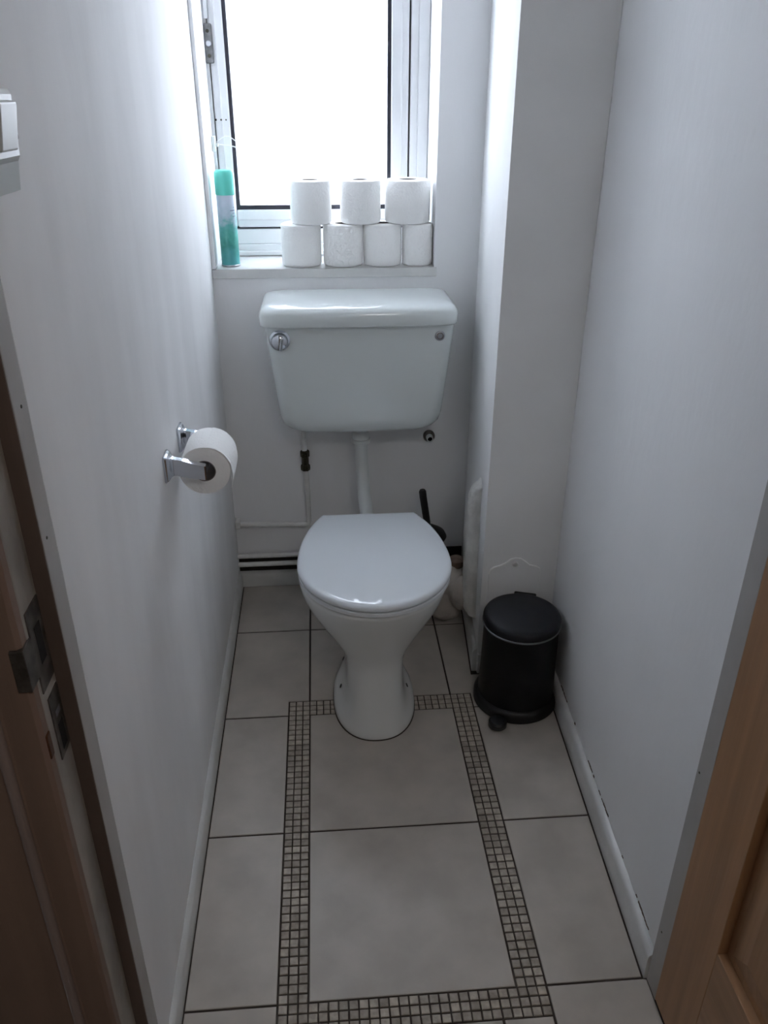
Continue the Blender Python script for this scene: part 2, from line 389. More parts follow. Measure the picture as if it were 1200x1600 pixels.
# ------------------------------------------------------------------ window
win = bpy.data.objects.new('window_1', None); COL.objects.link(win); win.location = (.075, WY, SILL); ORG['window_1'] = Vector((.075, WY, SILL))
struct(win)
def frame_rect(bm, x0, x1, z0, z1, w0, w1, wb, wt, y0, y1, bev):
    bx(bm, x0, x0 + w0, y0, y1, z0, z1, bev); bx(bm, x1 - w1, x1, y0, y1, z0, z1, bev)
    bx(bm, x0 + w0, x1 - w1, y0, y1, z0, z0 + wb, bev); bx(bm, x0 + w0, x1 - w1, y0, y1, z1 - wt, z1, bev)
bm = B(); frame_rect(bm, XL + .001, WX1, .987, WZ1, .016, .050, .030, .05, WY, WY + .065, .003)
bx(bm, WX1 - .030, WX1 - .001, WY - .006, WY, 1.0, WZ1 - .01, .002); link('outer_frame', bm, 'upvc', win)
bm = B(); bx(bm, XL + .017, WX1 - .05, WY + .004, WY + .06, 1.017, 1.057, .002); link('frame_bottom_rail', bm, 'upvc', win)
bm = B(); bx(bm, XL + .017, WX1 - .05, WY - .016, WY + .004, .987, 1.000, .003); link('frame_foot_bead', bm, 'upvc', win)
bm = B(); frame_rect(bm, -.204, .318, 1.062, WZ1 - .055, .040, .048, .048, .048, WY + .002, WY + .055, .006)
frame_rect(bm, -.186, .300, 1.082, WZ1 - .075, .022, .030, .028, .028, WY - .004, WY + .03, .004)
link('sash', bm, 'upvc', win)
bm = B(); frame_rect(bm, -.166, .272, 1.1095, WZ1 - .1, .0115, .0115, .0115, .0115, WY + .002, WY + .028, 0); link('glass_gasket', bm, 'gasket', win)
bm = B(); bx(bm, -.158, .264, WY + .016, WY + .022, 1.119, WZ1 - .105); link('glass_pane', bm, 'glass', win)
# gap shadow rubber between frame and sash
bm = B(); frame_rect(bm, -.209, .323, 1.057, WZ1 - .05, .006, .006, .006, .006, WY + .02, WY + .04, 0); link('weather_seal', bm, 'gasket', win)
# stay and keeper hardware on the hinge-side frame
hp = link('stay_plate', bx(B(), -.214, -.193, WY - .006, WY + .002, 1.47, 1.56, .003), 'hinge', win)
link('pivot', lathe(B(), [(.0, -.006), (.006, -.006), (.007, -.004), (.007, 0)], (-.203, WY - .006, 1.515), 24, 'Y'), 'chrome_satin', hp, smooth=True)
bm = B()
for dz in (-.028, .028): lathe(bm, [(.0, -.002), (.004, -.002), (.0045, 0)], (-.204, WY - .006, 1.515 + dz), 12, 'Y')
link('screw', bm, 'valve', hp)
link('stay_arm', bx(B(), -.210, -.200, WY - .008, WY - .001, 1.57, 1.80, .002), 'upvc', win)
bm = B()
for i, dx in enumerate((0, .014, .027)): lathe(bm, [(.0, -.0012), (.0028 - i * .0004, -.0012), (.003 - i * .0004, 0)], (-.201 + dx, WY - .004, 1.338), 12, 'Y')
link('screw_hole', bm, 'valve', win)
# reveals and sill
bm = B(); bx(bm, XL + .0005, XL + .010, YB + .002, WY - .018, SILL, WZ1, .001); bx(bm, XL + .0005, XL + .005, WY - .03, WY - .001, SILL, WZ1)
struct(link('trim_6', bm, 'wall'))
bm = B(); bx(bm, XL + .001, WX1 + .006, YB - .006, YB + .001, SILL - .024, SILL, .001); bx(bm, XL + .001, WX1 - .0005, YB - .005, WY + .06, SILL - .021, SILL, .001)
link('window_sill', bm, 'gloss', win)
# plastic cord clip with two loose cords
cc = thing('cord_clip', 'small white clip with two loose cords on the window frame above the spray can', 'clip', (-.208, .80, 1.27))
bm = B(); bx(bm, -.213, -.203, .790, .812, 1.262, 1.300, .002); bx(bm, -.206, -.196, .795, .806, 1.274, 1.284, .002); link('clip_body', bm, 'switch', cc)
link('cord', tube(B(), [(-.200, .80, 1.281), (-.180, .79, 1.279), (-.155, .78, 1.276), (-.135, .775, 1.270)], .0012, 8), 'cord', cc, smooth=True)
link('cord', tube(B(), [(-.200, .80, 1.286), (-.178, .80, 1.300), (-.165, .79, 1.300), (-.146, .78, 1.288), (-.135, .775, 1.280)], .0011, 8), 'cord', cc, smooth=True)

# ------------------------------------------------------------------ door frame, left jamb with lock keeps
j1 = struct(link('trim_1', bx(B(), XL - .055, XL, -.868, -.8325, -.002, 2.055, .0015), 'lining'))
link('stop_face', bx(B(), XL - .040, XL - .0005, -.8705, -.8682, -.002, 2.05), 'jamb', j1)
link('rebate', bx(B(), XL - .055, XL - .0165, -.9165, -.8707, -.002, 2.05, .001), 'rebate', j1)
bm = B()
prof = [(-.055, 0), (-.0175, 0), (-.0175, -.012), (-.022, -.016), (-.052, -.016), (-.058, -.021), (-.064, -.0215), (-.070, -.014), (-.120, -.013), (-.200, -.010), (-.200, 0)]
r0 = [Vector((XL + a, -.9168 + b, -.002)) for a, b in prof]; r1 = [p + Vector((0, 0, 2.09)) for p in r0]
link('architrave', loft(B(), [r0, r1]), 'architrave', j1)
link('moulding', tube(B(), [(XL - .0600, -.9365, -.002), (XL - .0600, -.9365, 2.088)], .0062, 16), 'moulding', j1, smooth=True)
k = link('strike_plate', bx(B(), XL - .0168, XL - .0150, -.912, -.874, .845, .945, .0007), 'strike', j1)
link('latch_hole', bx(B(), XL - .0152, XL - .0147, -.900, -.884, .875, .920), 'hole', k)
link('lip', bx(B(), XL - .029, XL - .0148, -.9365, -.910, .868, .918, .0008), 'strike', k)
k2 = link('bolt_keep', bx(B(), XL - .0168, XL - .0150, -.905, -.874, .747, .832, .0007), 'strike', j1)
link('bolt_hole', bx(B(), XL - .0152, XL - .0147, -.896, -.882, .755, .790), 'hole', k2)
link('bolt_slot', bx(B(), XL - .0152, XL - .0147, -.896, -.882, .800, .808), 'binrim', k2)
link('keep_tongue', bx(B(), XL - .027, XL - .0158, -.928, -.9172, .770, .802, .0015), 'brasskeep', k2)
# right jamb and head
XR = 0.602
j2 = struct(link('trim_2', bx(B(), XR, XR + .06, -.775, -.7352, -.002, 2.055, .0015), 'lining'))
bm = B(); bx(bm, XL, XR, -.90, -.8325, 2.03, 2.06, .001); struct(link('trim_3', bm, 'lining'))
# open door, hinged at the right jamb and standing out into the hall
door = bpy.data.objects.new('door_1', None); COL.objects.link(door); door.location = (XR + .002, -.778, 0.006); ORG['door_1'] = Vector((XR + .002, -.778, .006)); struct(door)
D0, D1 = -.778, -1.50; dx0, dx1 = XR - .003, XR + .036; zb = .010; zt = 1.99
link('stile', bx(B(), dx0, dx1, D0 - .118, D0, zb, zt, .0015), 'door', door)
link('stile', bx(B(), dx0, dx1, D1, D1 + .118, zb, zt, .0015), 'door', door)
ya, yb = D1 + .1182, D0 - .1182
for z0, z1 in ((zb, .305), (.90, 1.06), (zt - .12, zt)): link('rail', bx(B(), dx0, dx1, ya, yb, z0, z1, .0015), 'door_rail', door)
for z0, z1 in ((.3055, .8995), (1.0605, zt - .1205)):
    bm = B(); bx(bm, dx0 + .014, dx1 - .014, ya - .0, yb + .0, z0, z1)
    t = B()   # raised field
    a = [(dx0 + .0139, ya, z0), (dx0 + .0139, yb, z0), (dx0 + .0139, yb, z1), (dx0 + .0139, ya, z1)]
    g_ = .035
    b_ = [(dx0 + .0139, ya + g_ * .4, z0 + g_ * .4), (dx0 + .0139, yb - g_ * .4, z0 + g_ * .4), (dx0 + .0139, yb - g_ * .4, z1 - g_ * .4), (dx0 + .0139, ya + g_ * .4, z1 - g_ * .4)]
    c_ = [(dx0 + .005, ya + g_ * 1.6, z0 + g_ * 1.6), (dx0 + .005, yb - g_ * 1.6, z0 + g_ * 1.6), (dx0 + .005, yb - g_ * 1.6, z1 - g_ * 1.6), (dx0 + .005, ya + g_ * 1.6, z1 - g_ * 1.6)]
    loft(bm, [a, b_, c_], False, True)
    link('panel', bm, 'door', door)

# ------------------------------------------------------------------ toilet pan
def egg(w, yf, yc, yb_, z, xc=0.166, n=64, ef=2.0, eb=2.0):
    pts = []
    for i in range(n):
        a = 2 * math.pi * i / n; c, sn = math.cos(a), math.sin(a)
        e_ = ef if sn < 0 else eb
        r = (abs(c) ** e_ + abs(sn) ** e_) ** (-1 / e_)
        pts.append(Vector((xc + w * c * r, yc + (sn * r) * ((yc - yf) if sn < 0 else (yb_ - yc)), z)))
    return pts
toilet = thing('toilet', 'white ceramic toilet pan with closed glossy white lid standing on the tiled floor', 'toilet', (.166, .1, 0))
secs = [(0.000, .103, -.104, .05, .205, 2.25, 2.6), (.006, .1045, -.106, .05, .207, 2.25, 2.6), (.022, .102, -.104, .05, .205, 2.25, 2.6), (.034, .094, -.099, .055, .205, 2.5, 2.7),
        (.048, .085, -.095, .06, .21, 3, 3), (.070, .075, -.089, .07, .22, 4.0, 3), (.105, .0705, -.083, .08, .235, 4.0, 3), (.145, .070, -.078, .08, .25, 4.0, 3), (.175, .073, -.076, .08, .26, 3.3, 3),
        (.200, .083, -.079, .08, .27, 2.5, 2.8), (.225, .099, -.086, .075, .28, 2.3, 2.6), (.255, .121, -.097, .07, .295, 2.1, 2.5), (.290, .144, -.111, .06, .31, 2, 2.4),
        (.325, .161, -.125, .05, .325, 2, 2.4), (.355, .172, -.138, .05, .335, 2, 2.4), (.378, .1765, -.146, .045, .345, 2, 2.4), (.387, .177, -.147, .045, .346, 2, 2.4), (.3915, .174, -.143, .045, .343, 2, 2.4),
        (.3925, .165, -.135, .045, .335, 2, 2.4), (.3915, .135, -.105, .045, .235, 2, 2), (.36, .125, -.095, .045, .225, 2, 2), (.28, .10, -.06, .05, .19, 2, 2), (.21, .05, .01, .06, .12, 2, 2)]
bowl = link('bowl', loft(B(), [egg(w, yf, yc, y2, z, ef=ef, eb=eb) for z, w, yf, yc, y2, ef, eb in secs]), 'pan', toilet, smooth=True, angle=50)
from mathutils.bvhtree import BVHTree
bv = BVHTree.FromPolygons([v.co + ORG[toilet.name] for v in bowl.data.vertices], [list(p.vertices) for p in bowl.data.polygons])
for x, y in ((.0915, .140), (.0815, .047), (.2435, .140), (.2505, .038)):      # fixing holes sit on the sloping foot
    hit, nor, _, _ = bv.ray_cast(Vector((x, y, .16)) + Vector((0, 0, 0)), Vector((0, 0, -1)))
    if hit is None or hit.z > .12: hit, nor = Vector((x, y, .05)), Vector((0, 0, 1))
    bm = B(); t = B(); lathe(t, [(0, -.003), (.0056, -.003), (.0056, .0012), (0, .0012)], (0, 0, 0), 14)
    join(bm, t, Matrix.Translation(hit) @ nor.to_track_quat('Z', 'Y').to_matrix().to_4x4()); link('screw_hole', bm, 'hole', toilet)
# dark sealant line round the foot
link('sealant', loft(B(), [egg(.1055, -.107, .05, .208, -.0005, ef=2.25, eb=2.6), egg(.1055, -.107, .05, .208, .0012, ef=2.25, eb=2.6)]), 'grout', toilet)
def seat_outline(z, g=0.0, n=72, w=.1825, yc=.045, yf=-.158, b=.317, yback=.285, xc=.1685):
    w -= g; ya_ = yc - yf - g; yb2 = yback - g; tb = math.asin(min(1, (yb2 - yc) / b)); pts = []
    for i in range(n // 2 + 1):           # front half: from +x round the front to -x
        a = -math.pi * i / (n // 2); pts.append(Vector((xc + w * math.cos(a), yc + ya_ * math.sin(a), z)))
    k = 14
    for i in range(1, k + 1):
        t = tb * i / k; pts.append(Vector((xc - w * math.cos(t), yc + b * math.sin(t), z)))
    for i in range(k, 0, -1):
        t = tb * i / k; pts.append(Vector((xc + w * math.cos(t), yc + b * math.sin(t), z)))
    return pts
bm = B()
outer = [seat_outline(.3952, .010), seat_outline(.3956, .004), seat_outline(.3975, .0015), seat_outline(.4045, .0015), seat_outline(.4065, .0035), seat_outline(.4070, .012)]
inner = [seat_outline(.4070, .075), seat_outline(.4065, .080), seat_outline(.3955, .082)]
rings = outer + inner; Rv = [[bm.verts.new(p) for p in r] for r in rings]; Rv.append(Rv[0]); nn = len(Rv[0])
for a, b in zip(Rv, Rv[1:]):
    for i in range(nn): bm.faces.new((a[i], a[(i + 1) % nn], b[(i + 1) % nn], b[i]))
link('seat', bm, 'seat', toilet, smooth=True)
lidr = [seat_outline(.4102, .014), seat_outline(.4104, .003), seat_outline(.4115, .001), seat_outline(.4140, 0), seat_outline(.4185, .0005), seat_outline(.4225, .003), seat_outline(.4250, .008), seat_outline(.4262, .016), seat_outline(.4275, .045), seat_outline(.4285, .09), seat_outline(.4288, .13)]
link('lid', loft(B(), lidr), 'seat', toilet, smooth=True, angle=60)
for x in (.105, .232):
    bm = B(); lathe(bm, [(0, -.018), (.009, -.018), (.010, -.016), (.010, .016), (.009, .018), (0, .018)], (x, .302, .3985), 20, 'X'); lathe(bm, [(.014, .3925), (.014, .397), (.008, .399), (.007, .402)], (x, .302, 0), 20)
    link('hinge', bm, 'seat', toilet, smooth=True)
# inlet horn and outlet at the back of the pan
link('inlet_horn', tube(B(), [(.170, .335, .335), (.172, .37, .335), (.174, .395, .335)], [.03, .03, .027], 24), 'pan', toilet, smooth=True)
link('outlet', tube(B(), arc_pts((.18, .24, .16), (.20, .34, .165), (.29, .40, .17), 8), [.045] * 9, 24), 'pan', toilet, smooth=True)

# ------------------------------------------------------------------ cistern
def rrect(x0, x1, y0, y1, z, r, n=8, bow=0.0, rb=.004):
    pts = []
    for cx_, cy_, a0, rad in ((x1 - r, y0 + r, -90, r), (x1 - rb, y1 - rb, 0, rb), (x0 + rb, y1 - rb, 90, rb), (x0 + r, y0 + r, 180, r)):
        for i in range(n + 1):
            a = math.radians(a0 + 90 * i / n); pts.append(Vector((cx_ + rad * math.cos(a), cy_ + rad * math.sin(a), z)))
    # subdivide the front edge so it can bow
    a, b = pts[-1], pts[0]
    for i in range(1, 12): pts.append(a.lerp(b, i / 12))
    cx_ = (x0 + x1) / 2; h = (x1 - x0) / 2
    if bow:
        for p in pts:
            if p.y < (y0 + y1) / 2: p.y -= bow * (1 - ((p.x - cx_) / h) ** 2)
    return pts
cis = thing('cistern', 'white ceramic cistern with chrome flush knob hung below the window sill', 'cistern', (.16, YB, .575))
YK = YB - .001
body = [(.573, .03, .295, .500, .04), (.5745, .0, .325, .488, .05), (.579, -.025, .352, .478, .05), (.588, -.042, .369, .470, .05), (.602, -.0525, .3785, .464, .045), (.625, -.058, .384, .460, .04),
        (.70, -.066, .391, .455, .035), (.78, -.074, .398, .449, .032), (.875, -.083, .406, .444, .03), (.884, -.083, .406, .444, .03)]
link('tank', loft(B(), [rrect(x0, x1, yf, YK, z, r, bow=.006) for z, x0, x1, yf, r in body]), 'ceramic', cis, smooth=True, angle=50)
lid = [(.8775, .006, .030), (.8785, .002, .034), (.882, 0, .036), (.904, .0005, .036), (.913, .003, .036), (.920, .008, .036), (.925, .016, .04), (.9285, .030, .04), (.9305, .055, .04), (.9315, .085, .03)]
link('cistern_lid', loft(B(), [rrect(-.095 + g_, .413 - g_, .428 + g_, YK - g_ * .12, z, r, bow=.009) for z, g_, r in lid]), 'ceramic', cis, smooth=True, angle=60)
lv = link('flush_lever', lathe(B(), [(0, .004), (.0265, .004), (.0270, 0), (.0262, -.004), (.021, -.0075), (.0195, -.012), (.0205, -.018), (.0185, -.024), (.012, -.028), (0, -.0295)], (-.0445, .4445, .844), 40, 'Y'), 'chrome', cis, smooth=True, angle=35)
bm = B(); t = B(); bx(t, -.004, .004, -.010, 0, -.021, .012, .0025); join(bm, t, Matrix.Translation((-.0385, .4170, .846)) @ Matrix.Rotation(.15, 4, 'Y'))
link('finger_grip', bm, 'chrome_satin', lv)
cp = link('blanking_cap', lathe(B(), [(0, .004), (.0145, .004), (.0148, 0), (.013, -.004), (.011, -.0045), (.0105, -.003), (.006, -.0035), (0, -.0035)], (.366, .4465, .848), 32, 'Y'), 'chrome_satin', cis, smooth=True, angle=35)
link('cap_ring', lathe(B(), [(.0085, -.0030), (.0088, -.0050), (.0072, -.0050), (.0070, -.0030)], (.366, .4465, .848), 24, 'Y', True), 'chrome', cp)
link('flush_pipe_nut', lathe(B(), [(0, .510), (.0235, .510), (.0265, .512), (.0265, .523), (.0235, .5245), (.0235, .545), (.0205, .548), (.0205, .576)], (.1645, .56, 0), 32), 'pvc', cis, smooth=True)
pp = [(.1645, .56, .522)] + arc_pts((.1648, .56, .505), (.1685, .56, .355), (.173, .392, .335), 16)
link('flush_pipe', tube(B(), pp, .0185, 24), 'pvc', cis, smooth=True, angle=0)
# overflow stub beneath the cistern
ov = thing('overflow_stub', 'short open pipe stub with dark hole poking from the wall below the cistern', 'pipe', (.371, .62, .498))
link('collar', lathe(B(), [(.017, 0.004), (.0175, -.006), (.014, -.012), (.0105, -.012), (.0105, .004)], (.371, .632, .496), 24, 'Y', True), 'strike', ov, smooth=True)
link('pipe_end', lathe(B(), [(.0098, 0.004), (.0098, -.030), (.0070, -.030), (.0070, .004)], (.371, .632, .496), 24, 'Y', True), 'pvc', ov, smooth=True)
link('bore', lathe(B(), [(0, -.026), (.0069, -.026)], (.371, .632, .496), 20, 'Y'), 'hole', ov)

# ------------------------------------------------------------------ pipes
wp = thing('supply_pipe', 'thin white painted water pipe with dark brass valve rising to the cistern', 'pipe', (.0, .62, .22))
link('riser', tube(B(), [(-.001, .605, .580), (-.001, .612, .52), (.001, .615, .44), (.004, .615, .34), (.004, .615, .232)] + arc_pts((.004, .615, .232), (.004, .615, .220), (-.008, .615, .220), 5)[1:] + [(-.10, .616, .223), (XL + .002, .616, .227)], .0078, 16), 'pipe', wp, smooth=True)
v_ = link('isolation_valve', lathe(B(), [(.008, .402), (.0135, .404), (.0142, .412), (.0135, .420), (.0105, .423), (.0105, .445), (.0135, .448), (.0138, .463), (.012, .467), (.008, .468)], (.0012, .615, 0), 6), 'valve', wp)
link('valve_screw', lathe(B(), [(0, -.016), (.006, -.016), (.007, 0)], (.0012 - .004, .615, .455), 14, 'Y'), 'valve', v_)
link('pipe_clip', bx(B(), XL + .003, XL + .018, .604, YB, .216, .240, .003), 'pipe', wp)
for z, y, lab in ((.1155, .612, 'upper of two white painted pipes running along the wall above the back skirting'), (.0865, .610, 'lower of two white painted pipes running just above the back skirting')):
    o = link('heating_pipe', tube(B(), [(XL + .001, y, z), (.05, y, z + .001), (.30, y, z + .003), (.430, y, z + .003)], .0078, 16), 'pipe', smooth=True, org=(XL, y, z)); tag(o, lab, 'pipe', 'painted pipes above the back skirting')

# ------------------------------------------------------------------ lagged soil pipe beside the boxing
import mathutils.noise as mn
def lumpy(bm, amp, sc):
    bm.normal_update()
    for v in bm.verts: v.co += v.normal * amp * mn.noise(v.co * sc)
soil = thing('soil_pipe', 'rough white lagged waste pipe rising with rounded top against the boxing beside the toilet', 'pipe', (.455, .30, 0))
bm = B(); H = [(.118, .82, .268), (.130, .96, .27), (.18, 1, .278), (.24, 1, .288), (.32, .99, .298), (.39, .96, .305), (.43, .90, .306), (.46, .84, .302), (.485, .72, .296), (.503, .52, .286), (.513, .28, .277)]
rings = []
for z, k, yc in H:
    ring = []
    for i in range(32):
        a = 2 * math.pi * i / 32; ring.append(Vector((.464 + (.034 if math.cos(a) < 0 else .010) * (k if math.cos(a) < 0 else 1) * math.cos(a), yc - (1 - k) * .02 + .050 * k ** .7 * math.sin(a), z + (.012 * (math.cos(a)) if z > .4 else 0))))
    rings.append(ring)
R_ = []
for a, b in zip(rings, rings[1:]):
    for t in (0, .25, .5, .75): R_.append([p.lerp(q, t) for p, q in zip(a, b)])
R_.append(rings[-1]); loft(bm, R_); lumpy(bm, .0035, 50); link('lagging', bm, 'lag', soil, smooth=True, angle=0)
bm = B(); pts = arc_pts((.285, .385, .165), (.36, .40, .165), (.400, .36, .155), 10) + arc_pts((.400, .36, .155), (.43, .33, .145), (.458, .31, .150), 8)[1:]
tube(bm, pts, [.052 + .005 * math.sin(i * 1.3) for i in range(len(pts))], 24); lumpy(bm, .010, 28); link('branch', bm, 'lag2', soil, smooth=True, angle=0)
bm = B(); tube(bm, arc_pts((.432, .34, .175), (.405, .35, .12), (.385, .36, .035), 12), [.020, .034, .042, .044, .045, .044, .043, .044, .045, .045, .042, .034, .018], 24); lumpy(bm, .008, 30)
link('filler', bm, 'lag2', soil, smooth=True, angle=0)
link('collar', lathe(B(), [(.0, .200), (.020, .200), (.023, .203), (.023, .222), (.018, .226), (0, .226)], (.424, .37, 0), 24), 'collar', soil, smooth=True)

# ------------------------------------------------------------------ toilet brush
tb = thing('toilet_brush', 'black toilet brush in a black holder standing behind the toilet', 'brush', (.362, .535, 0))
link('holder', lathe(B(), [(0, 0), (.048, 0), (.050, .004), (.044, .02), (.044, .19), (.050, .2), (.047, .2), (.041, .19), (.041, .01), (0, .01)], (.362, .535, 0), 36), 'black', tb, smooth=True)
link('splash_lid', lathe(B(), [(0, .205), (.056, .205), (.058, .210), (.052, .222), (.030, .236), (.012, .245), (0, .246)], (.362, .535, 0), 40), 'black', tb, smooth=True)
link('handle', tube(B(), [(.362, .535, .24), (.356, .54, .28), (.3475, .548, .335), (.3455, .55, .352), (.345, .55, .357)], [.0105, .0105, .0110, .0110, .008], 18), 'black', tb, smooth=True)

# ------------------------------------------------------------------ pedal bin
BC = (.533, .028, 0)
pb = thing('pedal_bin', 'black round pedal bin with closed domed lid in the corner beside the boxing', 'bin', BC)
link('base_ring', lathe(B(), [(0, 0), (.103, 0), (.107, .004), (.107, .022), (.103, .030), (.097, .034)], BC, 64), 'black', pb, smooth=True)
link('body', lathe(B(), [(.0965, .030), (.0955, .06), (.0935, .15), (.0925, .236), (.0925, .240), (0, .240)], BC, 64), 'bin', pb, smooth=True)
link('rim', lathe(B(), [(.0935, .238), (.0965, .239), (.0970, .2425), (.0940, .2440)], BC, 64, 'Z', True), 'binrim', pb, smooth=True)
link('lid', lathe(B(), [(0, .2435), (.0950, .2435), (.0962, .247), (.0955, .256), (.0925, .262), (.084, .266), (.078, .2665), (.060, .2705), (.030, .2735), (0, .2745)], BC, 64), 'binlid', pb, smooth=True, angle=50)
fd = Vector((-.52, -.854, 0)).normalized(); sd = Vector((-fd.y, fd.x, 0))
def orient(bm, t, c): join(bm, t, Matrix(((sd.x, fd.x, 0, c[0]), (sd.y, fd.y, 0, c[1]), (0, 0, 1, c[2]), (0, 0, 0, 1))))
bm = B(); t = B(); bx(t, -.012, .012, .095, .118, .008, .018, .003); orient(bm, t, BC); t = B()
lathe(t, [(0, .007), (.020, .007), (.0225, .010), (.0225, .022), (.019, .026), (0, .027)], (0, .130, 0), 28); orient(bm, t, BC)
link('pedal', bm, 'black', pb, smooth=True)
hd = Vector((.30, .954, 0)); sd2 = Vector((-hd.y, hd.x, 0))
bm = B(); t = B(); bx(t, -.028, .028, .086, .102, .225, .262, .003)
join(bm, t, Matrix(((sd2.x, hd.x, 0, BC[0]), (sd2.y, hd.y, 0, BC[1]), (0, 0, 1, 0), (0, 0, 0, 1))))
link('lid_hinge', bm, 'black', pb)
# white access plate behind the bin
ap = thing('wall_plate', 'white painted plate with a rounded shouldered top screwed to the boxing behind the bin', 'plate', (.535, BY, .08))
out = [(.468, .062), (.468, .310), (.471, .322), (.480, .330), (.498, .335), (.512, .343), (.522, .352), (.534, .355), (.548, .353), (.560, .344), (.572, .333), (.590, .328), (.600, .322), (.603, .310), (.603, .062)]
def plate(bm, out, y0, y1, g):
    cx_ = sum(p[0] for p in out) / len(out); cz_ = sum(p[1] for p in out) / len(out)
    r0 = [Vector((x, y0, z)) for x, z in out]; r1 = [Vector((x, y1 + .0012, z)) for x, z in out]; r2 = [Vector((x + (cx_ - x) * g, y1, z + (cz_ - z) * g)) for x, z in out]
    loft(bm, [r0, r1, r2])
bm = B(); plate(bm, out, BY, BY - .0045, .012); link('backing', bm, 'wall_chimney', ap)
bd = [(x, z) for x, z in out[1:-1]]
link('edge_bead', tube(B(), [(x, BY - .0045, z) for x, z in out[1:13]], [.0008] + [.0019] * 10 + [.0008], 8), 'paper', ap, smooth=True)
sc = link('screw_cap', lathe(B(), [(0, -.005), (.006, -.004), (.0075, -.001), (.0075, .001)], (.534, BY - .0045, .338), 18, 'Y'), 'gloss', ap, smooth=True)

# ------------------------------------------------------------------ toilet roll holder with roll
th = thing('toilet_roll_holder', 'chrome two-arm toilet roll holder screwed to the wall, holding one roll', 'holder', (XL, -.17, .81))
def bracket(y, dz):
    bm = B(); c = Vector((XL, y, (.812) + dz))
    def sq(x, hy, hz, r): 
        pts = []
        for a, b, a0 in ((1, -1, -90), (1, 1, 0), (-1, 1, 90), (-1, -1, 180)):
            for i in range(4):
                t = math.radians(a0 + 30 * i); pts.append(c + Vector((x, 0, 0)) + Vector((0, a * (hy - r) + r * math.cos(t), b * (hz - r) + r * math.sin(t))))
        return pts
    loft(bm, [sq(.0005, .021, .0245, .003), sq(.003, .0215, .025, .003), sq(.0045, .020, .0235, .003), sq(.006, .0195, .023, .003), sq(.009, .0165, .0205, .003), sq(.012, .011, .0175, .003), sq(.0155, .0075, .0165, .003)], cap1=True)
    b1 = link('wall_rose', bm, 'chrome', th, smooth=True, angle=30)
    bm = B()
    def sec(x, hz, z, hy=.0065):
        pts = []
        for a, b in ((-1, -1), (1, -1), (1, 1), (-1, 1)): pts.append(c + Vector((x, a * hy, z + b * hz)))
        return pts
    loft(bm, [sec(.014, .0160, 0), sec(.020, .0155, -.001), sec(.032, .0160, -.004), (sec(.050, .0145, -.009)), sec(.069, .0135, -.013), sec(.071, .0125, -.013, .0055)])
    link('arm', bm, 'chrome', b1)
bracket(-.257, 0); bracket(-.098, -.009)
RC = (XL + .064, 0, .795)
link('spindle', lathe(B(), [(0, -.252), (.006, -.252), (.007, -.24), (.008, -.225), (.008, -.12), (.006, -.103), (0, -.103)], RC, 20, 'Y'), 'hinge', th, smooth=True)
def roll_prof(R, ri, h0, h1, b=.005):
    return [(ri, h0), (R - b, h0), (R - b * .3, h0 + b * .3), (R, h0 + b), (R, h1 - b), (R - b * .3, h1 - b * .3), (R - b, h1), (ri, h1)]
RR = (RC[0], RC[1], RC[2] - .006)
hr = thing('toilet_roll', 'part used white toilet roll hanging on the chrome holder, loose sheet at its back', 'toilet roll', (RR[0], -.17, RR[2]))
link('paper', lathe(B(), roll_prof(.0465, .0205, -.232, -.132, .002), RR, 64, 'Y', True), 'paper', hr, smooth=True, angle=40)
link('cardboard_core', lathe(B(), [(.0203, -.2318), (.0203, -.1322), (.0190, -.1322), (.0190, -.2318)], RR, 40, 'Y', True), 'tube', hr, smooth=True, angle=30)
bm = B(); rg = []
for i in range(14):
    a = math.radians(80 - i * 6.2); R1 = .0468 + .0002 * i
    p = (RR[0] + R1 * math.cos(a), RR[2] + R1 * math.sin(a)); rg.append(p)
for i in range(1, 6): rg.append((rg[13][0] + .0012 * i - .0004 * i * i, rg[13][1] - .007 * i))
loft(bm, [[Vector((x, -.2315, z)), Vector((x, -.1325, z)), Vector((x + .0005, -.1325, z + .0002)), Vector((x + .0005, -.2315, z + .0002))] for x, z in rg])
link('loose_sheet', bm, 'paper', hr, smooth=True, angle=30)

# ------------------------------------------------------------------ toilet rolls on the sill
def sill_roll(x, y, z, R, H, label, first=None, sheet=None):
    if first is None:
        t = thing('toilet_roll', label, 'toilet roll', (x, y, z), 'spare toilet rolls stacked on the window sill')
        bm = B(); prof = roll_prof(R, .0215, 0, H, .006); lathe(bm, prof, (x, y, z), 64, 'Z', True)
        for v in bm.verts:
            if (v.co.x - x) ** 2 + (v.co.y - y) ** 2 > .03 ** 2: 
                k = 1 + .012 * mn.noise((v.co - Vector((x, y, z))) * 14); v.co.x = x + (v.co.x - x) * k; v.co.y = y + (v.co.y - y) * k
        link('paper', bm, 'paper', t, smooth=True, angle=40)
        link('cardboard_core', lathe(B(), [(.0213, .001), (.0213, H - .001), (.0200, H - .001), (.0200, .001)], (x, y, z), 40, 'Z', True), 'tube', t, smooth=True, angle=30)
        bm = B(); rg = []
        for i in range(16):
            a = math.radians(-150 + i * 5); R1 = R + .0010
            rg.append([Vector((x + r_ * math.cos(a), y + r_ * math.sin(a), z + zz)) for r_, zz in ((R - .001, .006 + .00 * i), (R1, .006), (R1, H - .006), (R - .001, H - .006))])
        loft(bm, rg); link('loose_sheet', bm, 'paper', t, smooth=True, angle=30)
        return t
    t = first.copy(); COL.objects.link(t); t.location = (x, y, z); t['label'] = label
    for c in first.children:
        if c.name.startswith('loose_sheet'): continue
        d = c.copy(); COL.objects.link(d); d.parent = t
    return t
G = .0535; HH = .1075
f0 = sill_roll(.0155, .693, SILL + .0005, G, HH, 'toilet roll at the open end of the bottom row, nearest the spray can')
